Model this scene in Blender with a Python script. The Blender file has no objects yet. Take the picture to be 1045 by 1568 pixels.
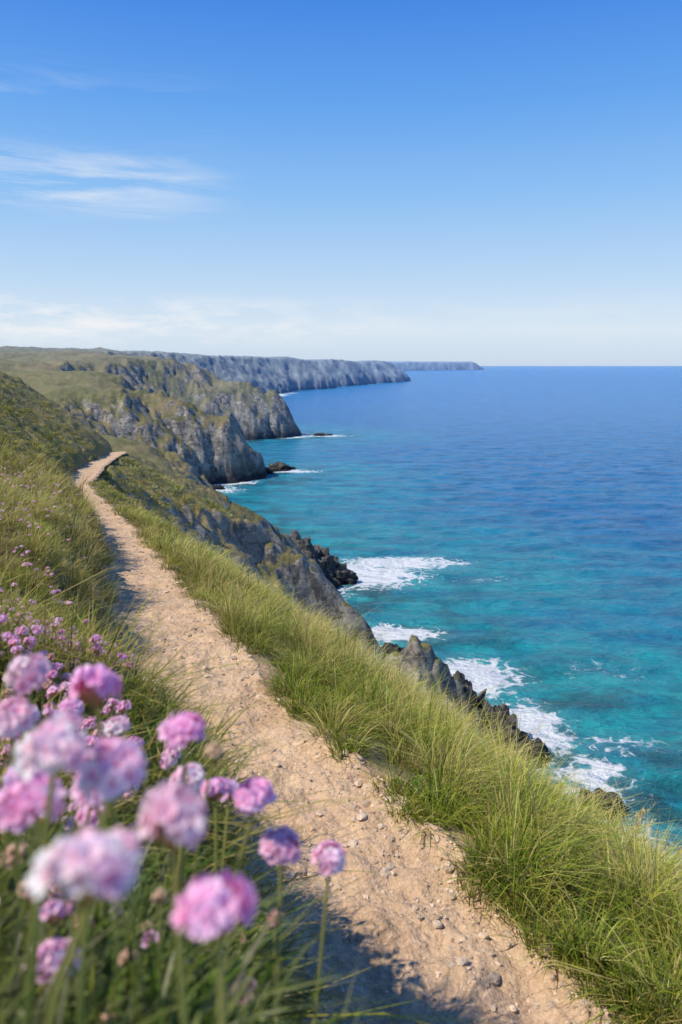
import bpy, math, numpy as np
rng=np.random.default_rng(7)
ZC=30.0
sc=bpy.context.scene
sc.view_settings.view_transform='Standard'; sc.view_settings.look='None'; sc.view_settings.exposure=0
# ---------------- noise ----------------
PT=rng.permutation(256); PT=np.concatenate([PT,PT])
GA=rng.uniform(0,2*np.pi,256); GX=np.cos(GA); GY=np.sin(GA)
def perlin(x,y):
    xf=np.floor(x); yf=np.floor(y); xi=xf.astype(np.int64)&255; yi=yf.astype(np.int64)&255
    fx=x-xf; fy=y-yf
    u=fx*fx*fx*(fx*(fx*6-15)+10); v=fy*fy*fy*(fy*(fy*6-15)+10)
    def g(ix,iy,dx,dy):
        h=PT[PT[ix&255]+(iy&255)]
        return GX[h]*dx+GY[h]*dy
    a=g(xi,yi,fx,fy); b=g(xi+1,yi,fx-1,fy); c=g(xi,yi+1,fx,fy-1); d=g(xi+1,yi+1,fx-1,fy-1)
    return (a+(b-a)*u+((c+(d-c)*u)-(a+(b-a)*u))*v)*1.5
def fbm(x,y,o=4,g=.5):
    s=0;a=1
    for i in range(o):
        s=s+a*perlin(x+17.3*i,y-9.1*i); x=x*2.03; y=y*2.03; a*=g
    return s
def ridged(x,y,o=4,g=.5):
    s=0;a=1
    for i in range(o):
        s=s+a*(1-2*np.abs(perlin(x+31.3*i,y+5.7*i))); x=x*2.1; y=y*2.1; a*=g
    return s
def sstep(a,b,x):
    t=np.clip((x-a)/(b-a),0,1); return t*t*(3-2*t)
# ---------------- coast ----------------
COAST=np.array([(60,-60),(44,-20),(39,0),(36,10),(32,17),(25,30),(19,42),(16,52),(14.5,58),(14,64),(9,68),(4,74),(2,84),(0,92),(-2,99),(-1,105),(-4,112),(-9,117),(-14,124),(-19,140),(-25,155),(-36,170),(-43,184),(-37,196),(-25,206),(-22,214),(-27,224),(-42,240),(-56,262),(-60,285),(-52,308),(-39,324),(-18,334),(-11,340),(-18,350),(-45,375),(-90,430),(-110,560),(-95,700),(-78,812),(-62,900),(-50,985),(-10,1060),(-8,1150),(48,1280),(60,1370),(104,1450),(138,1590),(140,1680),(120,1900),(40,2600),(-60,3400),(100,4500),(600,5300),(1020,5900),(1100,6100),(1050,6900),(-3000,9500),(-12000,9500),(-12000,-60)],float)
def sdist(x,y):
    best=np.full(x.shape,1e18); ins=np.zeros(x.shape,bool)
    n=len(COAST)
    for i in range(n):
        ax,ay=COAST[i]; bx,by=COAST[(i+1)%n]
        ex,ey=bx-ax,by-ay
        t=np.clip(((x-ax)*ex+(y-ay)*ey)/(ex*ex+ey*ey),0,1)
        dd=(x-ax-t*ex)**2+(y-ay-t*ey)**2
        best=np.minimum(best,dd)
        if ay!=by:
            c=((ay>y)!=(by>y))&(x<ex*(y-ay)/ey+ax)
            ins^=c
    return np.where(ins,1,-1)*np.sqrt(best)
# ---------------- path tables ----------------
T=np.array([(-3,.7,1.77,-1.72),(0,.36,1.29,-1.72),(1,.16,1.06,-1.72),(2.08,-.12,.76,-1.72),(2.65,-.40,.54,-1.71),(3.27,-.74,.14,-1.70),(3.9,-1.07,-.22,-1.73),(5.1,-1.48,-.62,-1.84),(9,-2.62,-1.82,-2.5),(12.8,-3.78,-2.98,-3.05),(19,-5.93,-5.08,-3.74),(25,-8.25,-7.4,-4.3),(34,-11.9,-10.9,-5.02),(40,-13.4,-12.3,-5.5),(50,-16.2,-15.0,-6.3),(70,-21.2,-19.9,-8.1),(90,-25.5,-24.2,-9.6),(115,-34,-33,-13),(150,-60,-59,-16),(20000,-60,-59,-16)])
LV=np.linspace(math.log(.9),math.log(220),1600)
def tab(c):
    v=np.interp(np.exp(LV)-4,T[:,0],T[:,c])
    k=np.exp(-np.linspace(-2,2,61)**2); k/=k.sum()
    vp=np.pad(v,30,mode='edge'); return np.convolve(vp,k,mode='valid')
TL,TR,TZ=tab(1),tab(2),tab(3)
def lk(t,y): return np.interp(np.log(np.maximum(y+4,.9)),LV,t)
def edges(y):
    n1=.10*fbm(y*1.3+3,y*0+.5,4,.6); n2=.11*fbm(y*1.3+50,y*0+7.5,4,.6)
    return lk(TL,y)+n1, lk(TR,y)+n2, lk(TZ,y)
EY=[-3,0,2,3.6,4.1,4.96,7.15,9.1,14.4,19,30,45,60,75,90]
EX=[2.5,2.1,1.75,1.36,1.13,.96,.52,.06,-1.4,-2.8,-6.0,-11,-14,-16.5,-17]
EZ=[-2.12,-2.12,-2.12,-2.22,-2.31,-2.54,-2.92,-3.2,-4.05,-4.8,-6.2,-8.6,-9.6,-11,-12.5]
def height(x,y,full=False):
    d=sdist(x,y)
    s=np.clip(y/60,.04,1)*1.0; far=np.clip((y-500)/900,0,1)
    dn=d+5.5*s*fbm(x/26+3,y/26,4,.55)*np.interp(y,[60,130],[.35,1])+far*6*fbm(x/120,y/120,3)
    C=np.interp(dn,[-60,-10,-3,0,1.6,4,7,12,20,30,60,300],[-30,-9,-4,0,3.6,6.5,10.2,14,19.5,26.5,50,120])
    e=np.interp(y,EY,EX); ez=np.interp(y,EY,EZ)
    nearC=ZC+ez+.15-np.interp(y,[5,30,60],[.94,.98,1.0])*(x-e)+.5*fbm(x/3,y/3,3)*np.clip(y/12,.15,1)+.9*fbm(x/7,y/7,3)*sstep(30,50,y)+60*sstep(68,92,y)
    nearC=np.where(y<92,nearC,1e6)
    C=np.minimum(np.where(y<36,np.maximum(C,nearC),C),np.maximum(nearC,-8))
    ry=y-(63-.35*(x-5)); R=np.minimum(8.6-.92*(x-4.6),8.2+1.1*(x-6.2))-1.15*np.abs(ry)*(1+.25*np.sign(ry))+1.2*fbm(x/3,y/3,3)+.5*ridged(x/1.6,y/2.2,2)
    R=np.where((y>48)&(y<80)&(x>-4),R,-20)
    C=np.maximum(C,R)
    xL,xR,zp=edges(y)
    dL=xL-x; dR=x-xR
    B=np.interp(y,[0,1,1.6,2.1,2.65,3.5,5,8,14,20],[.92,.92,.85,.66,.45,.34,.42,.58,.62,.55]); wb=np.interp(y,[0,1.6,3,5,12,20],[.33,.36,.55,.55,.55,.6])
    sl=np.interp(y,[0,5,20,50,80],[.36,.44,.54,.65,1.0])
    rise=B*sstep(0,1,dL/wb+.25*fbm(x/.4,y/.4,2))*(dL>0)+sl*np.maximum(dL-.15,0)
    rise=14*(1-np.exp(-rise/14))
    gap=np.maximum(e-xR,.5)
    sr=np.where(y<45,np.maximum(zp-ez,.05)/gap,.42)
    G=ZC+zp+np.where(dL>0,rise,0)-np.where(dR>0,sr*dR,0)
    out=np.maximum(dL,dR)
    G=G-.10*(1-sstep(-.10,.0,out))+.035*sstep(-.02,.14,out)*(1-sstep(.3,1.2,out))
    G=G+.27*np.exp(-((x+.12)**2+(y-.3)**2)/(2*.32**2))
    fo=sstep(0,.6,out)
    G=G+fo*(.06*fbm(x/.5,y/.5,3)+.25*sstep(8,60,y)*fbm(x/2.6,y/2.6,4,.6)+.6*sstep(20,70,y)*fbm(x/9,y/9,3)
        +.75*sstep(5,45,y)*(np.minimum(np.abs(perlin(x/1.3,y/1.7)),.35)+.6*np.minimum(np.abs(perlin(x/.6,y/.7+9)),.3)))
    P=np.interp(y,[100,150,200,260,340,500,1000,1400,1600,5500,9000],[14,17,24,29.5,32.5,37,40,40,36,59,70])+.026*np.clip(-x-54,0,180)
    P=P+fo*(2.0*fbm(x/40,y/40,4)+.4*fbm(x/7,y/7,4,.6))*np.clip(1.2-far,.3,1)+far*4*fbm(x/130+4,y/260,3)
    w=sstep(98,150,y)
    cap=G*(1-w)+P*w
    k=.30+.06*np.clip(y,0,70)+far*4
    h=np.clip(.5+.5*(C-cap)/k,0,1)
    H=C*(1-h)+cap*h-k*h*(1-h)
    mask=np.clip((cap-C)/(1+2.5*s)+.25,0,1)
    amp=mask*(.10+1.15*s)*(1-.4*far)
    wx=x+2*perlin(x/6,y/6); wy=y+2*perlin(x/6+9,y/6)
    q=(wx*.55+wy)
    H=H+amp*(1.1*(ridged(wx/12,wy/17,3,.5)-.6)+np.interp(y,[90,160],[0,1.1])*(ridged(q/11,(wx-wy*.55)/40,3,.55)-.4)+np.interp(y,[0,90,150],[.2,.24,.34])*(ridged(wx/3.2,wy/4,3,.5)-.5)+.3*np.minimum(np.abs(perlin(wx/1.8,wy/2.4)),.35))*np.clip((H+3)/6,.15,1)
    H=H+far*mask*4*(ridged(x/90,y/140,3)-.6)
    if full: return H,mask,dL,dR,d
    return H
# ---------------- mesh builder ----------------
def mk(name,V,Q=None,Tr=None,mat=None,smooth=True,attrs=None,col=None):
    me=bpy.data.meshes.new(name); V=np.asarray(V,np.float32)
    me.vertices.add(len(V)); me.vertices.foreach_set('co',V.ravel())
    nq=0 if Q is None else len(Q); nt=0 if Tr is None else len(Tr)
    L=[]
    if nq: L.append(np.asarray(Q).ravel())
    if nt: L.append(np.asarray(Tr).ravel())
    L=np.concatenate(L).astype(np.int32)
    me.loops.add(len(L)); me.loops.foreach_set('vertex_index',L)
    ls=np.concatenate([np.arange(nq)*4,nq*4+np.arange(nt)*3]).astype(np.int32)
    me.polygons.add(nq+nt); me.polygons.foreach_set('loop_start',ls)
    me.polygons.foreach_set('use_smooth',np.full(nq+nt,smooth))
    me.update(calc_edges=True)
    for k,v in (attrs or {}).items():
        a=me.attributes.new(k,'FLOAT','POINT'); a.data.foreach_set('value',np.asarray(v,np.float32))
    if col is not None:
        a=me.attributes.new('col','FLOAT_COLOR','POINT')
        c=np.ones((len(V),4),np.float32); c[:,:3]=col; a.data.foreach_set('color',c.ravel())
    if mat: me.materials.append(mat)
    o=bpy.data.objects.new(name,me); sc.collection.objects.link(o); return o
def gridq(nr,nc):
    i=np.arange(nr-1)[:,None]*nc+np.arange(nc-1)[None,:]
    return np.stack([i,i+1,i+nc+1,i+nc],-1).reshape(-1,4)
# ---------------- node helper ----------------
class NT:
    def __init__(s,name=None,tree=None):
        if name:
            s.m=bpy.data.materials.new(name); s.m.use_nodes=True; s.t=s.m.node_tree
        else: s.t=tree
        s.t.nodes.clear()
    def n(s,typ,ins=None,**kw):
        nd=s.t.nodes.new(typ)
        for k,v in kw.items(): setattr(nd,k,v)
        for k,v in (ins or {}).items():
            if isinstance(v,bpy.types.NodeSocket): s.t.links.new(v,nd.inputs[k])
            else: nd.inputs[k].default_value=v
        return nd
    def math(s,op,a,b=0.0,c=0.0,clamp=False):
        return s.n('ShaderNodeMath',{0:a,1:b,2:c},operation=op,use_clamp=clamp).outputs[0]
    def mix(s,f,a,b,bt='MIX'):
        nd=s.t.nodes.new('ShaderNodeMix'); nd.data_type='RGBA'; nd.blend_type=bt
        for k,v in ((0,f),(6,a),(7,b)):
            if isinstance(v,bpy.types.NodeSocket): s.t.links.new(v,nd.inputs[k])
            else:
                nd.inputs[k].default_value=(tuple(v)+(1,))[:4] if k else v
        return nd.outputs[2]
    def noise(s,vec,scale,det=5,rough=.55,dist=0):
        return s.n('ShaderNodeTexNoise',{'Vector':vec,'Scale':scale,'Detail':det,'Roughness':rough,'Distortion':dist}).outputs['Fac']
    def mr(s,v,a,b,c=0.,d=1.,st='LINEAR'):
        return s.n('ShaderNodeMapRange',{0:v,1:a,2:b,3:c,4:d},interpolation_type=st).outputs[0]
    def attr(s,nm,o='Fac'): return s.n('ShaderNodeAttribute',attribute_name=nm).outputs[o]
    def out(s,sh): s.n('ShaderNodeOutputMaterial',{'Surface':sh}); return s.m
# ---------------- terrain material ----------------
m=NT('terrain_mat')
geo=m.n('ShaderNodeNewGeometry'); pos=geo.outputs['Position']
pz=m.n('ShaderNodeSeparateXYZ',{0:pos}); nz=m.n('ShaderNodeSeparateXYZ',{0:geo.outputs['Normal']}).outputs[2]
n1=m.noise(pos,.06,6,.6); n2=m.noise(pos,.7,6,.65); n3=m.noise(pos,6,5,.65); n0=m.noise(pos,.012,5,.6)
g=m.mix(m.mr(n2,.35,.65),(.07,.08,.022),(.24,.21,.07))
g=m.mix(m.mr(n1,.42,.62),g,(.28,.21,.10))
g=m.mix(m.mr(n3,.42,.66,0,.7),g,(.045,.05,.018))
g=m.mix(m.mr(n0,.45,.6,0,.4),g,(.22,.20,.09))
st=m.n('ShaderNodeMapping',{'Vector':pos,'Rotation':(.9,.7,.2),'Scale':(1,1,2)}).outputs[0]
r1=m.noise(st,.35,8,.7,.6); r2=m.noise(st,2.2,6,.7)
frv=m.noise(m.n('ShaderNodeMapping',{'Vector':pos,'Scale':(1,1,.22)}).outputs[0],.55,7,.65,.4)
r=m.mix(m.mr(r1,.38,.58),(.18,.165,.15),(.62,.56,.47))
r=m.mix(m.mr(r2,.44,.64,0,.5),r,(.10,.095,.09))
r=m.mix(m.mr(frv,.47,.40,0,.75),r,(.07,.065,.06))
r=m.mix(m.mr(n1,.5,.65,0,.4),r,(.44,.36,.25))
wet=m.mr(m.math('ADD',pz.outputs[2],m.math('MULTIPLY',n2,5)),3.5,7,1,0)
r=m.mix(wet,r,(.022,.022,.024))
rf=m.math('ADD',m.mr(nz,.86,.58),m.math('MULTIPLY',m.math('SUBTRACT',n2,.5),1.7))
rf=m.math('ADD',rf,m.math('MULTIPLY',m.math('SUBTRACT',n1,.5),1.2))
rf=m.math('MULTIPLY',m.mr(rf,.3,.60),m.mr(m.attr('cliff'),.25,.6),clamp=True)
rf=m.math('MAXIMUM',rf,m.mr(pz.outputs[2],6,3.5))
c=m.mix(rf,g,r)
c=m.mix(m.attr('dirt'),c,m.mix(m.mr(n3,.35,.65),(.25,.16,.09),(.44,.30,.18)))
hz=m.attr('haze_tint')
c=m.mix(hz,c,(.27,.385,.53))  # atmospheric haze painted into the base colour, no real atmosphere
bh=m.math('ADD',m.math('ADD',m.math('MULTIPLY',r1,1.2),m.math('MULTIPLY',frv,1.6)),m.math('MULTIPLY',r2,.5))
bm=m.n('ShaderNodeBump',{'Height':bh,'Strength':m.math('MULTIPLY',rf,.9),'Distance':1.3}).outputs[0]
b2=m.n('ShaderNodeBump',{'Height':n3,'Strength':.5,'Distance':.12,'Normal':bm}).outputs[0]
b2=m.n('ShaderNodeBump',{'Height':n2,'Strength':.5,'Distance':.6,'Normal':b2}).outputs[0]
MT=m.out(m.n('ShaderNodeBsdfPrincipled',{'Base Color':c,'Roughness':.9,'Specular IOR Level':.2,'Normal':b2}).outputs[0])
# ---------------- terrain ----------------
us=np.arange(-.75,.56,.0017); vs=np.exp(np.arange(math.log(.7),math.log(9300),.0062))-2
Yg,Ug=np.meshgrid(vs,us,indexing='ij'); Xg=Ug*(Yg+2+6*np.exp(-np.maximum(Yg,0)/60)); 
xs,ys=Xg.ravel(),Yg.ravel()
H,mask,dL,dR,d=height(xs,ys,True)
Q=gridq(len(vs),len(us)); keep=(H[Q].max(1)>-2.0); Q=Q[keep]
used=np.zeros(len(H),bool); used[Q.ravel()]=True; idx=np.cumsum(used)-1
out=np.maximum(dL,dR)
dirt=(1-sstep(.02,.26,out+.14*fbm(xs*4,ys*4,3)))*(ys<110)
haze_tint=np.interp(ys,[100,215,340,700,1500,5000],[0,.05,.15,.48,.74,.90])  # painted haze amount, grows with distance along Y
V=np.stack([xs,ys,H],1)[used]
mk('coastal_terrain',V,idx[Q],None,MT,True,{'cliff':mask[used],'dirt':dirt[used],'haze_tint':haze_tint[used]})
# ---------------- footpath ----------------
m=NT('path_mat'); pos=m.n('ShaderNodeNewGeometry').outputs['Position']
a=m.noise(pos,1.6,6,.6); b=m.noise(pos,14,6,.7); v=m.noise(pos,70,4,.7); b3=m.noise(pos,4,5,.65)
c=m.mix(m.mr(a,.35,.65),(.56,.37,.225),(.68,.485,.315))
c=m.mix(m.mr(b3,.46,.66,0,.5),c,(.44,.28,.16))
c=m.mix(m.mr(b,.42,.62,0,.5),c,(.45,.285,.165))
c=m.mix(m.mr(v,.5,.72,0,.5),c,(.80,.63,.46))
c=m.mix(m.mr(v,.5,.3,0,.45),c,(.34,.21,.125))
vo=m.n('ShaderNodeTexVoronoi',{'Vector':pos,'Scale':45.0}).outputs['Distance']
bh=m.math('ADD',m.math('ADD',m.math('MULTIPLY',b,1.2),m.math('MULTIPLY',v,.4)),m.math('MULTIPLY',vo,-.3))
bm=m.n('ShaderNodeBump',{'Height':bh,'Strength':.75,'Distance':.02}).outputs[0]
bm=m.n('ShaderNodeBump',{'Height':b3,'Strength':.7,'Distance':.06,'Normal':bm}).outputs[0]
MP=m.out(m.n('ShaderNodeBsdfPrincipled',{'Base Color':c,'Roughness':.95,'Specular IOR Level':.15,'Normal':bm}).outputs[0])
py=np.exp(np.arange(math.log(.6),math.log(96),.0045))-1
tt=np.linspace(-.12,1.12,110)
Yp,Tp=np.meshgrid(py,tt,indexing='ij'); yl=Yp.ravel(); tl=Tp.ravel()
xL,xR,zp=edges(yl); xp=xL+(xR-xL)*tl
def path_z(x,y,t,zp):
    e=np.maximum(np.maximum(-t,t-1),0)
    return ZC+zp-.035*np.sin(np.clip(t,0,1)*np.pi)**.7-.04*sstep(0,.1,e)+.024*fbm(x*1.8,y*1.8,3)+.018*fbm(x*7,y*7,4,.6)+.003*fbm(x*40,y*40,2)
mk('footpath',np.stack([xp,yl,path_z(xp,yl,tl,zp)],1),gridq(len(py),len(tt)),None,MP)
# ---------------- stones ----------------
import bmesh
def ico(sub):
    b=bmesh.new(); bmesh.ops.create_icosphere(b,subdivisions=sub,radius=1)
    v=np.array([p.co[:] for p in b.verts]); f=np.array([[q.index for q in p.verts] for p in b.faces]); b.free(); return v,f
iv,ifc=ico(2)
N=11000
yy=np.exp(rng.uniform(math.log(1.6),math.log(30),N))-.4
e=rng.beta(.5,.5,N); xL,xR,zp=edges(yy); t=e*1.04-.02; xx=xL+(xR-xL)*t
kk=fbm(xx*1.5,yy*1.5,2)>-.2+.5*rng.normal(size=N)*.4
yy,t,xx,zp=yy[kk],t[kk],xx[kk],zp[kk]; N=len(yy)
sz=np.clip(.0036*np.exp(rng.normal(0,.6,N)),.0018,.018)*(1+yy*.04)
sh=rng.uniform(.6,1.3,(N,3))*np.array([1,1,.6])
ang=rng.uniform(0,6.28,N)
bv=iv[None]*(1+.22*rng.normal(size=(N,len(iv),1)).clip(-1,1))*sh[:,None]*sz[:,None,None]
ca,sa=np.cos(ang)[:,None],np.sin(ang)[:,None]
vv=np.stack([bv[...,0]*ca-bv[...,1]*sa,bv[...,0]*sa+bv[...,1]*ca,bv[...,2]],-1)+np.stack([xx,yy,path_z(xx,yy,t,zp)+sz*.15],1)[:,None]
sc_=rng.uniform(.45,1.15,(N,1))*np.array([[.62,.46,.32]])+rng.uniform(0,.06,(N,1))
def attr_mat(nm,rough=.9,trans=0.,spec=.25):
    m=NT(nm); c=m.attr('col','Color')
    p=m.n('ShaderNodeBsdfPrincipled',{'Base Color':c,'Roughness':rough,'Specular IOR Level':spec}).outputs[0]
    if trans:
        tr=m.n('ShaderNodeBsdfTranslucent',{'Color':c}).outputs[0]
        p=m.n('ShaderNodeMixShader',{0:trans,1:p,2:tr}).outputs[0]
    return m.out(p)
MS=attr_mat('gravel_mat')
mk('gravel',vv.reshape(-1,3),None,(ifc[None]+(np.arange(N)*len(iv))[:,None,None]).reshape(-1,3),MS,False,None,np.repeat(sc_,len(iv),0))
# ---------------- grass ----------------
def blades(base,L,W,yaw,lean,c0,c1):
    N=len(L); ts=np.array([0,.35,.7,1.]); ws=np.array([.8,1,.65,0])
    ln=np.linalg.norm(lean,axis=1)
    ctr=np.zeros((N,4,3))
    for i,tq in enumerate(ts):
        ctr[:,i,:2]=base[:,:2]+lean*(L*tq**1.7)[:,None]
        ctr[:,i,2]=base[:,2]+L*(tq-.45*np.minimum(ln,1.3)*tq**2.2)
    side=np.stack([np.cos(yaw),np.sin(yaw),0*yaw],1)
    V=np.zeros((N,7,3)); 
    for i in range(3):
        V[:,2*i]=ctr[:,i]-side*(W*ws[i]/2)[:,None]; V[:,2*i+1]=ctr[:,i]+side*(W*ws[i]/2)[:,None]
    V[:,6]=ctr[:,3]
    C=np.zeros((N,7,3)); 
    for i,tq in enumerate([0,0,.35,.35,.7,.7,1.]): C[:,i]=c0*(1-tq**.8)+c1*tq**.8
    o=(np.arange(N)*7)[:,None,None]
    Q=(np.array([[0,1,3,2],[2,3,5,4]])[None]+o).reshape(-1,4); Tr=(np.array([[4,5,6]])[None]+o).reshape(-1,3)
    return V.reshape(-1,3),Q,Tr,C.reshape(-1,3)
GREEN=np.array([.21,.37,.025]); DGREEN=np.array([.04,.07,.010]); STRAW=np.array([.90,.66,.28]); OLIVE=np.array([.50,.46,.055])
def tufts(tx,ty,nb,Lf,Wf,strawf,spread,dark=None,maxl=2.2):
    tz=height(tx,ty)
    n=len(tx); rep=np.repeat(np.arange(n),nb); N=len(rep)
    a=rng.uniform(0,6.283,N); rr=np.sqrt(rng.uniform(0,1,N))*spread[rep]
    bx=tx[rep]+np.cos(a)*rr; by=ty[rep]+np.sin(a)*rr
    bz=tz[rep]-.01-.15*rr
    tl=np.minimum(np.exp(rng.normal(0,.35,n)),maxl); tint=rng.uniform(.55,1.3,n)
    if dark is not None: tint=tint*dark
    L=Lf[rep]*tl[rep]*rng.uniform(.45,1.15,N); W=Wf[rep]*rng.uniform(.7,1.3,N)
    out=rng.uniform(.1,1.3,N)
    lean=np.stack([np.cos(a),np.sin(a)],1)*out[:,None]+np.array([.10,-.12])*rng.uniform(.3,1.3,N)[:,None]+rng.normal(0,.16,(N,2))
    s=np.clip(strawf[rep]+rng.normal(0,.2,n)[rep]+rng.normal(0,.2,N),0,1)
    s=np.where(rng.uniform(size=N)<.10,.9,s)
    gmix=np.clip(rng.uniform(0,1,n)[rep]+rng.normal(0,.25,N),0,1)[:,None]; g=GREEN*(1-gmix)+OLIVE*gmix
    g=g*rng.uniform(.75,1.25,(N,1))
    c1=(g*(1-s[:,None])+STRAW*s[:,None])*tint[rep][:,None]; c1=np.minimum(c1,.9); s0=s[:,None]*.6
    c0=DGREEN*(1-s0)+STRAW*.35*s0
    return blades(np.stack([bx,by,bz],1),L,W,rng.uniform(0,3.14,N),lean,c0,c1)
def joinp(parts):
    off=0;Vs=[];Qs=[];Ts=[];Cs=[]
    for V,Q,Tr,C in parts:
        Vs.append(V);Cs.append(C)
        if Q is not None: Qs.append(Q+off)
        if Tr is not None: Ts.append(Tr+off)
        off+=len(V)
    return np.concatenate(Vs),(np.concatenate(Qs) if Qs else None),(np.concatenate(Ts) if Ts else None),np.concatenate(Cs)
MG=attr_mat('grass_mat',.7,.40,.08)
NTF=36000
ty=np.exp(rng.uniform(math.log(2.2),math.log(80),NTF))-1.2
tx=rng.uniform(-.5,.52,NTF)*(ty+.8)
_,mm,dl,dr,dd=height(tx,ty,True)
o=np.maximum(dl,dr)
cl=fbm(tx/.32,ty/.32,2,.5)
ee=np.interp(ty,EY,EX)
left=dl>0
hb=fbm(tx/1.6,ty/2.2,2)
pe=fbm(tx/.45+7,ty/.45,2)
ok=(o>-.05+.14*np.clip(pe+.3,0,1)+.10*rng.uniform(size=NTF)**2)&(mm<.85)&((cl>-.15)|(ty>9))&(tx<ee+.35+.08*ty)&~(left&(ty>7)&(hb<-.05))
tx,ty,mm,dl,dr,cl,left=tx[ok],ty[ok],mm[ok],dl[ok],dr[ok],cl[ok],left[ok]
pn=fbm(tx/.9,ty/.9,3); pn2=fbm(tx/3.5+5,ty/3.5,3)
ee=np.interp(ty,EY,EX)
straw=np.where(left,.16+.5*np.clip(pn,0,1)+.25*sstep(2.5,6,ty),.04+.8*np.clip(pn+.05,0,1))+.55*sstep(-.7,.05,tx-ee)*(~left)*(.6+1.0*pn)+.22*sstep(4,10,ty)*(~left)*(1-sstep(20,40,ty))
straw=np.where(ty>25,.26+.45*pn2,straw)
Lf=np.interp(ty,[1,4,10,30,100],[.14,.145,.175,.23,.40])*np.interp(np.maximum(dl,dr),[0,.3],[.65,1])*np.clip(1+1.3*cl,.35,2.1)
Lf=np.where(left&(ty<5),Lf*.7,Lf); Lf=np.where(left&(ty>=5),Lf*np.clip(.85+.8*pn,.4,1.4),Lf); Lf=np.where(ty>25,Lf*(.6+.35*np.clip(pn2*2,-1,1)),Lf)
Wf=np.maximum(.0042,.0007*ty)
dark=np.where(left,np.interp(ty,[2,6,20,60],[.95,.88,.74,.66]),np.interp(ty,[10,40],[1.02,.82]))*np.clip(1+.6*pn2,.6,1.4)*np.clip(1+.65*cl,.5,1.3)
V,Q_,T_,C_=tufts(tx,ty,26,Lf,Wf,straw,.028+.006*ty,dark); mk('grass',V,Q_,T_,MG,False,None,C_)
# foreground bank foliage
n=1200
fx=rng.uniform(-.75,.06,n); fy=rng.uniform(.22,1.9,n)
lim=np.interp(fy,[0,.45,.7,1,1.3,1.8],[.02,.03,.02,-.07,-.16,-.42])
k=(fx<lim+.03)&(np.hypot(fx,fy)>.28); fx,fy=fx[k],fy[k]
p2=tufts(fx,fy,30,np.interp(fy,[.2,.6,1.9],[.10,.125,.10]),np.full(len(fx),.0045),np.full(len(fx),.04),np.full(len(fx),.035),None,1.25)
mk('thrift_foliage',p2[0],p2[1],p2[2],MG,False,None,p2[3]*np.array([.5,.6,.9]))
# tall seed grass on the cliff edge
ns=150
sy=rng.uniform(2.6,9,ns); sx=np.interp(sy,EY,EX)+rng.uniform(-.5,.15,ns)
szz=height(sx,sy); L=rng.uniform(.2,.36,ns)
ln=np.stack([rng.uniform(.1,.6,ns),rng.normal(0,.15,ns)],1)
Vb=blades(np.stack([sx,sy,szz],1),L,np.full(ns,.003),rng.uniform(0,.6,ns),ln,np.tile(STRAW*.8,(ns,1)),np.tile(STRAW,(ns,1)))
tip=Vb[0].reshape(ns,7,3)[:,6]
rep=np.repeat(np.arange(ns),14); kk=np.tile(np.arange(14),ns)/14.
mid=Vb[0].reshape(ns,7,3)[:,4]
bs=mid[rep]*(1-kk[:,None])+tip[rep]*kk[:,None]
Sb=blades(bs,np.full(len(rep),.02),np.full(len(rep),.005),rng.uniform(0,3,len(rep)),rng.normal(0,.5,(len(rep),2)),np.tile(STRAW*.8,(len(rep),1)),np.tile(STRAW*1.05,(len(rep),1)))
J=joinp([Vb,Sb]); mk('seed_grass',J[0],J[1],J[2],MG,False,None,J[3])
# ---------------- thrift flowers ----------------
def head_template(nf,R,pl,pw,dry=False,seed=0):
    r=np.random.default_rng(seed); Vs=[];Qs=[];Cs=[];o=0
    for i in range(nf):
        ph=i*2.39996; cz=1-.95*(i+.5)/nf; sz_=math.sqrt(max(0,1-cz*cz))
        dz=np.array([sz_*math.cos(ph),sz_*math.sin(ph),cz*.85+.1]); dz/=np.linalg.norm(dz)
        dz=dz+r.normal(0,.18,3); dz/=np.linalg.norm(dz)
        a=np.cross(dz,[0,0,1.01]); a/=np.linalg.norm(a)+1e-9; b=np.cross(dz,a)
        cpos=dz*R*r.uniform(.75,1.3)*np.array([1,1,.60])
        tint=r.uniform(0,1)
        pk=np.array([.95,.50,.68])*(1-tint)+np.array([.97,.84,.89])*tint
        if dry: pk=np.array([.72,.52,.36])
        st=r.uniform(0,6.28)
        for k in range(5):
            q=st+k*1.2566; u=math.cos(q)*a+math.sin(q)*b; w=-math.sin(q)*a+math.cos(q)*b
            lift=r.uniform(.35,.75)
            p0=cpos; p1=cpos+u*pl*.6+dz*pl*lift*.6; p2=cpos+u*pl+dz*pl*lift*.9
            Vs+= [p0-w*pw*.15,p0+w*pw*.15,p1+w*pw*.5,p1-w*pw*.5,p2+w*pw*.35,p2-w*pw*.35]
            Qs+= [[o,o+1,o+2,o+3],[o+3,o+2,o+4,o+5]]; o+=6
            base=pk*np.array([.88,.40,.60])
            Cs+= [base,base,pk,pk,np.minimum(pk*1.08,.97),np.minimum(pk*1.08,.97)]
    for k in range(12):
        q=k*.5236; u=np.array([math.cos(q),math.sin(q),0]); w=np.array([-math.sin(q),math.cos(q),0])
        z=np.array([0,0,1.])
        Vs+=[-z*R*1.05-w*R*.08,-z*R*1.05+w*R*.08,u*R*.8-z*R*.45+w*R*.28,u*R*.8-z*R*.45-w*R*.28,u*R*.95+z*R*.0+w*R*.1,u*R*.95+z*R*.0-w*R*.1]
        Qs+= [[o,o+1,o+2,o+3],[o+3,o+2,o+4,o+5]]; o+=6
        bc=np.array([.52,.33,.14]); Cs+=[np.array([.36,.34,.10])]*2+[bc]*2+[np.array([.70,.42,.30])]*2
    cv,cf=ico(1); cv=cv*R*.5*np.array([1,1,.6]); 
    return np.array(Vs),np.array(Qs),np.array(Cs),cv,cf
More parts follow.
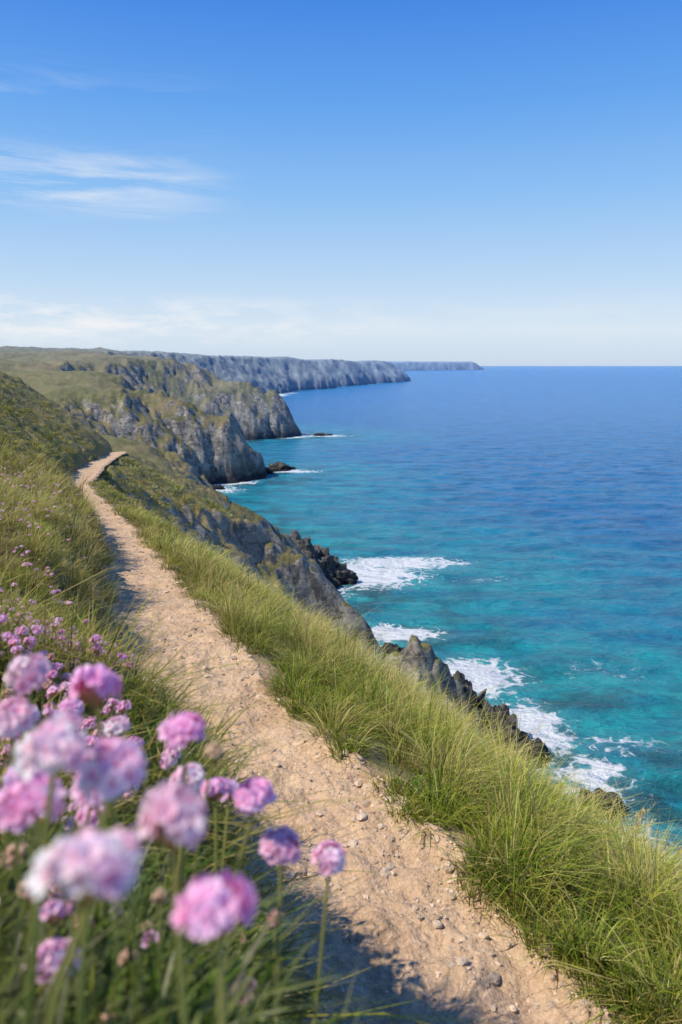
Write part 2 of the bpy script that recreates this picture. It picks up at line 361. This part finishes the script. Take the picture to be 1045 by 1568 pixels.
def flowers(name,P,size,dry,ground,nf,seeds=5,trad=.0015):
    parts=[]
    tmpl=[head_template(nf,.0112,.0066,.0060,False,s) for s in range(seeds)]; dt=[head_template(nf,.0105,.0045,.004,True,9)]
    for i in range(len(P)):
        Vt,Qt,Ct,cv,cf=(dt[0] if dry[i] else tmpl[i%seeds])
        a=rng.uniform(0,6.28); tl=rng.normal(0,.2,2); s=size[i]/.034
        R=np.array([[math.cos(a),-math.sin(a),0],[math.sin(a),math.cos(a),0],[0,0,1]])
        tx_=np.array([[1,0,tl[0]],[0,1,tl[1]],[-tl[0],-tl[1],1]])
        M=tx_@R@np.diag([1,rng.uniform(.85,1.1),rng.uniform(.8,1.1)])*s
        cm=rng.uniform(.92,1.06)*np.array([1,rng.uniform(.80,1.08),1])
        parts.append((Vt@M.T+P[i],Qt,None,np.minimum(Ct*cm,.97)))
        core=np.array([.84,.36,.50]) if not dry[i] else np.array([.45,.30,.2])
        parts.append((cv@M.T+P[i],None,cf,np.tile(core,(len(cv),1))))
        g=ground[i]; p0=np.array(g,float); p3=P[i]-np.array([0,0,.008*s]); 
        mid=(p0+p3)/2+np.array([rng.normal(0,.015),rng.normal(0,.015),0])
        K=6; th=np.linspace(0,1,K)[:,None]; cc=(1-th)**2*p0+2*th*(1-th)*mid+th**2*p3
        an=np.arange(6)*math.pi/3; ring=np.stack([np.cos(an),np.sin(an),0*an],1)*trad*max(s,.7)
        sv=(cc[:,None]+ring[None]).reshape(-1,3)
        q=[[k*6+j,k*6+(j+1)%6,(k+1)*6+(j+1)%6,(k+1)*6+j] for k in range(K-1) for j in range(6)]
        scol=np.array([.30,.38,.08])*(1-th)+np.array([.50,.46,.15])*th
        parts.append((sv,np.array(q),None,np.repeat(scol,6,0)))
    J=joinp(parts); return mk(name,J[0],J[1],J[2],MF,False,None,J[3])
MF=attr_mat('thrift_mat',.75,.38,.1)
F=[(-.0816,.26,-.165,.034,0),(-.073,.345,-.197,.034,0),(-.161,.41,-.226,.034,0),(-.051,.33,-.225,.034,0),(-.113,.39,-.198,.034,0),(-.135,.375,-.18,.034,0),(-.227,.55,-.244,.033,0),(-.167,.54,-.219,.034,0),(-.227,.58,-.226,.034,0),(-.107,.54,-.248,.034,0),(-.118,.75,-.40,.032,0),(-.067,.62,-.337,.034,0),(-.047,.62,-.375,.034,0),(-.010,.68,-.42,.033,0),(-.182,.5,-.375,.032,0),(-.069,.55,-.433,.026,1),(-.208,.6,-.411,.024,1),(-.22,.7,-.396,.026,0),(-.247,.6,-.369,.024,1),(-.24,.85,-.386,.028,0),(-.215,1.0,-.492,.026,0),(-.305,.9,-.388,.03,0),(-.16,.8,-.45,.03,0),(-.30,.75,-.33,.03,0),(-.135,.70,-.365,.03,0),(-.10,.62,-.30,.022,1),(-.14,.62,-.50,.02,1),(-.26,.72,-.48,.028,0),(-.06,.72,-.50,.02,1),(-.33,.82,-.42,.028,0),(-.205,.52,-.27,.032,0),(-.145,.47,-.25,.030,0),(-.19,.62,-.31,.03,0),(-.12,.85,-.455,.028,0)]
F=np.array(F); P=F[:,:3].copy(); P[:,2]+=ZC
gx=P[:,0]+rng.normal(0,.03,len(P))-.02; gy=P[:,1]+rng.uniform(0,.12,len(P)); gz=height(gx,gy)
flowers('thrift_flowers',P,F[:,3]*.98,F[:,4],np.stack([gx,gy,gz],1),26)
nb_=80; bx=rng.uniform(-.42,.02,nb_); by=rng.uniform(.42,1.1,nb_); k=bx<np.interp(by,[.4,.7,1.1],[.0,.0,-.10]); bx,by=bx[k],by[k]
bz=height(bx,by); P=np.stack([bx+rng.normal(0,.03,len(bx)),by-rng.uniform(0,.05,len(bx)),bz+rng.uniform(.05,.20,len(bx))],1)
flowers('thrift_buds',P,rng.uniform(.012,.02,len(bx)),rng.uniform(size=len(bx))<.5,np.stack([bx,by,bz],1),10,3)
n=1500; n1_=700
fy=np.concatenate([rng.uniform(1.1,2.9,n1_),np.exp(rng.uniform(math.log(2.4),math.log(16),n-n1_))])
xl,_,_=edges(fy); u=rng.uniform(0,1,n)
fx=np.where(np.arange(n)<n1_,-fy*(.27+.22*u),xl-rng.beta(1.2,1.8,n)*(.4+.30*fy)-.25)
cl=fbm(fx*np.where(fy<3,2.6,1.2),fy*np.where(fy<3,2.6,1.2),2); k=(cl>-.1)&(fx>-.5*fy-.2)&(fx<xl-.2); fx,fy=fx[k],fy[k]
gz=height(fx,fy); st=rng.uniform(.09,.19,len(fx))*np.interp(fy,[3,8],[1,1.3])
P=np.stack([fx+rng.normal(0,.02,len(fx)),fy,gz+st],1)
flowers('thrift_flowers',P,rng.uniform(.018,.029,len(fx))*np.interp(fy,[3,14],[1,1.4]),rng.uniform(size=len(fx))<.1,np.stack([fx,fy,gz],1),12)
# ---------------- sea rocks ----------------
m=NT('sea_rock_mat'); pos=m.n('ShaderNodeNewGeometry').outputs['Position']
a=m.noise(pos,.6,8,.7,.5); b=m.noise(pos,3,6,.7); z=m.n('ShaderNodeSeparateXYZ',{0:pos}).outputs[2]
c=m.mix(m.mr(a,.4,.65),(.05,.046,.042),(.26,.23,.19)); c=m.mix(m.mr(b,.45,.62,0,.7),c,(.04,.04,.04))
c=m.mix(m.mr(z,1.8,.5),c,(.012,.013,.014))
bm=m.n('ShaderNodeBump',{'Height':m.math('ADD',a,m.math('MULTIPLY',b,.4)),'Strength':1.0,'Distance':.8}).outputs[0]
MR=m.out(m.n('ShaderNodeBsdfPrincipled',{'Base Color':c,'Roughness':.7,'Normal':bm}).outputs[0])
rv,rf_=ico(5)
def rock(x,y,sx,sy,szh,seed):
    v=rv.copy(); k=seed*13.7
    dsp=.26*(ridged(v[:,0]*1.3+k,v[:,1]*1.3+v[:,2]*1.5,3,.5)-.5)+.17*ridged(v[:,2]*1.8+k,v[:,0]*1.6+v[:,1],4,.55)
    v=v*(.85+dsp)[:,None]; v=v*np.array([sx,sy,szh])+np.array([x,y,-.15*szh])
    mk('sea_rock',v,None,rf_,MR,False)
for i,a in enumerate([(-18,229,3.2,3,2.3),(-14.5,231,1.2,1,.8),(-21,222,1.8,1.5,1.5),(-6.5,109,5.5,4.5,6.2),(-3.2,111,3.6,3,4.4),(-11,105,4.5,4.5,8),(-.6,110,2.4,1.8,2.4),(12,63,2.2,2.2,3.0),(9.5,64,2.4,2.4,4.6),(14.4,61,1.5,1.4,1.3),(17.6,54,1.3,1.3,1.1),(-9,342,2.6,2,1.1),(-5,343,1.3,1,.7),(-30,194,1.5,1.5,1),(5,82,1.8,1.6,1.2),(-22,148,2,2,1.3)]):
    rock(*a,i+1)
# ---------------- sea ----------------
us=np.arange(-.42,1.0,.0022); vs=np.concatenate([np.exp(np.arange(math.log(26),math.log(9000),.0065)),np.exp(np.linspace(math.log(9100),math.log(160000),30))])-8
Yg,Ug=np.meshgrid(vs,us,indexing='ij'); Xg=Ug*(Yg+30*np.exp(-np.maximum(Yg,0)/80)); xs,ys=Xg.ravel(),Yg.ravel()
d=-sdist(xs,ys)
foam=.80*np.exp(-np.maximum(d-.5,0)/2.8)*(.6+.8*np.clip(fbm(xs/14,ys/14,3)+.3,0,1))*np.interp(ys,[0,400,1000],[1,1,.5])
for (fx,fy,rx,ry,am) in [(2,114,9,7,1.2),(9,121,10,4,.95),(6,89,5,3,1.05),(12.5,77,5,4.5,1.1),(15.8,66,3.2,5,1.05),(18.5,58,2.8,3.4,.85),(-14,226,8,4,.85),(-30,192,7,6,.75),(-19,152,5,4,.75),(-6,341,9,5,.95),(-25,331,10,4,.6),(-42,318,5,6,.6),(21,63,5,3,.4),(26,78,5,3,.3),(-64,812,12,50,.7),(-55,870,10,30,.5),(20,112,7,3,.3),(29,61,3,4,.35)]:
    foam=np.maximum(foam,am*np.exp(-(((xs-fx)/rx)**2+((ys-fy)/ry)**2)))
sea_z=.25*fbm(xs/9,ys/5,3)*np.interp(ys,[0,200,500],[1,1,0])
m=NT('sea_mat'); pos=m.n('ShaderNodeNewGeometry').outputs['Position']
sh=m.attr('shore'); fo=m.attr('foam'); yv=m.n('ShaderNodeSeparateXYZ',{0:pos})
big=m.noise(m.n('ShaderNodeMapping',{'Vector':pos,'Scale':(.012,.03,1)}).outputs[0],1,4,.6)
med=m.noise(m.n('ShaderNodeMapping',{'Vector':pos,'Rotation':(0,0,.25),'Scale':(.09,.22,1)}).outputs[0],1,6,.6)
sml=m.noise(m.n('ShaderNodeMapping',{'Vector':pos,'Rotation':(0,0,.2),'Scale':(.5,1.1,1)}).outputs[0],1,6,.65)
tq=m.math('ADD',sh,m.math('MULTIPLY',m.math('SUBTRACT',big,.5),60))
tq=m.mr(tq,4,75,0,1,'SMOOTHSTEP')
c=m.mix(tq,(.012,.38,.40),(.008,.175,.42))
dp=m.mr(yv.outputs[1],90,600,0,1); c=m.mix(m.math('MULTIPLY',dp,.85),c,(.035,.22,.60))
c=m.mix(m.mr(med,.40,.66,0,.65),c,(.004,.075,.22))
c=m.mix(m.mr(sml,.52,.72,0,.5),c,(.04,.36,.50))
c=m.mix(m.mr(big,.5,.64,0,.35),c,(.008,.22,.42))
reef=m.noise(pos,.13,4,.6); c=m.mix(m.math('MULTIPLY',m.mr(sh,24,3),m.mr(reef,.47,.58),clamp=True),c,(.012,.09,.11))
wv=m.noise(pos,.5,7,.7,1.2); vo=m.n('ShaderNodeTexVoronoi',{'Vector':m.n('ShaderNodeVectorMath',{0:pos,1:m.n('ShaderNodeVectorMath',{0:m.n('ShaderNodeTexNoise',{'Vector':pos,'Scale':.5,'Detail':4.}).outputs['Color'],1:(3,3,3)},operation='MULTIPLY').outputs[0]},operation='ADD').outputs[0],'Scale':.55},feature='DISTANCE_TO_EDGE').outputs['Distance']
lace=m.mr(vo,0.0,.22,.35,-.1)
ff=m.math('ADD',m.math('ADD',fo,m.math('MULTIPLY',m.math('SUBTRACT',wv,.5),1.5)),m.math('MULTIPLY',lace,.8))
ff=m.math('MULTIPLY',m.mr(ff,.48,.70),m.mr(fo,.05,.25))
pale=m.math('MULTIPLY',m.mr(fo,.1,.9),.5); c=m.mix(pale,c,(.20,.52,.52))
c=m.mix(ff,c,(.85,.88,.9))
bh=m.math('ADD',m.math('MULTIPLY',med,2.4),m.math('MULTIPLY',sml,1.1))
bm=m.n('ShaderNodeBump',{'Height':bh,'Strength':1.0,'Distance':1.3}).outputs[0]
MSea=m.out(m.n('ShaderNodeBsdfPrincipled',{'Base Color':c,'Roughness':m.mr(ff,0,1,.22,.8),'IOR':1.33,'Specular IOR Level':.35,'Normal':bm}).outputs[0])
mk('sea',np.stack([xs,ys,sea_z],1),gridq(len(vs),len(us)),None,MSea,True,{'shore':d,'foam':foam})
# ---------------- sun + world ----------------
el=math.radians(50); sx_,sy_=-.92,-.25; nn=math.hypot(sx_,sy_)
from mathutils import Vector
sd=Vector((sx_/nn*math.cos(el),sy_/nn*math.cos(el),math.sin(el)))
L=bpy.data.lights.new('sun','SUN'); L.energy=5.0; L.angle=math.radians(.5); L.color=(1,.93,.79)
lo=bpy.data.objects.new('sun',L); lo.rotation_euler=(-sd).to_track_quat('-Z','Y').to_euler(); sc.collection.objects.link(lo)
w=bpy.data.worlds.new('World'); sc.world=w; w.use_nodes=True
m=NT(tree=w.node_tree)
ST=.12
sky=m.n('ShaderNodeTexSky',sky_type='NISHITA',sun_disc=False,sun_elevation=el,sun_rotation=math.atan2(sx_,sy_),altitude=30,air_density=1.0,dust_density=.3,ozone_density=2.5).outputs[0]
dr_=m.n('ShaderNodeTexCoord').outputs['Generated']; xyz=m.n('ShaderNodeSeparateXYZ',{0:dr_}); dx,dy,dz=xyz.outputs
rp=m.n('ShaderNodeValToRGB',{0:m.mr(dz,0,1)}); cr=rp.color_ramp
stops=[(0,(.57,.70,.87)),(.045,(.69,.80,.92)),(.106,(.51,.70,.93)),(.21,(.27,.54,.93)),(.31,(.13,.385,.89)),(.42,(.055,.25,.81)),(1,(.02,.10,.42))]
cr.elements[0].position=0; cr.elements[0].color=stops[0][1]+(1,); cr.elements[1].position=1; cr.elements[1].color=stops[-1][1]+(1,)
for p_,c_ in stops[1:-1]:
    e_=cr.elements.new(p_); e_.color=c_+(1,)
gr=m.n('ShaderNodeVectorMath',{0:rp.outputs[0],1:(1/ST,1/ST,1/ST)},operation='MULTIPLY').outputs[0]
hs=m.mix(.9,sky,gr)
mp=m.n('ShaderNodeMapping',{'Vector':dr_,'Rotation':(0,-.08,0),'Scale':(3.2,3.2,28)}).outputs[0]
ci=m.noise(mp,1.3,8,.64,.7)
band=m.math('MULTIPLY',m.mr(dz,.165,.205,0,1,'SMOOTHSTEP'),m.mr(dz,.225,.265,1,0,'SMOOTHSTEP'))
azm=m.mr(dx,-.10,-.24,0,1,'SMOOTHSTEP')
f1=m.math('MULTIPLY',m.math('MULTIPLY',m.mr(ci,.46,.74),band),azm)
hi=m.math('MULTIPLY',m.math('MULTIPLY',m.mr(m.noise(mp,.9,8,.6,1.0),.5,.8),m.math('MULTIPLY',m.mr(dz,.25,.29,0,1,'SMOOTHSTEP'),m.mr(dz,.31,.36,1,0,'SMOOTHSTEP'))),azm)
mp2=m.n('ShaderNodeMapping',{'Vector':dr_,'Scale':(9,9,34)}).outputs[0]
cu=m.noise(mp2,1.1,8,.62,.2)
band2=m.math('MULTIPLY',m.mr(dz,.015,.05,0,1,'SMOOTHSTEP'),m.mr(dz,.06,.095,1,0,'SMOOTHSTEP'))
az2=m.mr(dx,.15,-.3,.15,1,'SMOOTHSTEP')
f2=m.math('MULTIPLY',m.math('MULTIPLY',m.mr(cu,.44,.62),band2),az2)
f=m.math('MAXIMUM',m.math('MULTIPLY',f1,.65),m.math('MULTIPLY',f2,.9))
f=m.math('MAXIMUM',f,m.math('MULTIPLY',hi,.25))
c=m.mix(f,hs,(7.5,7.55,7.7))
bg=m.n('ShaderNodeBackground',{'Color':c,'Strength':ST}).outputs[0]
m.n('ShaderNodeOutputWorld',{'Surface':bg})
# ---------------- camera ----------------
cd=bpy.data.cameras.new('camera'); cam=bpy.data.objects.new('camera',cd); sc.collection.objects.link(cam); sc.camera=cam
cam.location=(0,0,ZC); cam.rotation_euler=(math.radians(90),0,0)
cd.sensor_fit='HORIZONTAL'; cd.sensor_width=24; cd.lens=28; cd.shift_y=-224/1045
cd.clip_start=.02; cd.clip_end=300000
cd.dof.use_dof=True; cd.dof.focus_distance=6; cd.dof.aperture_fstop=6.0
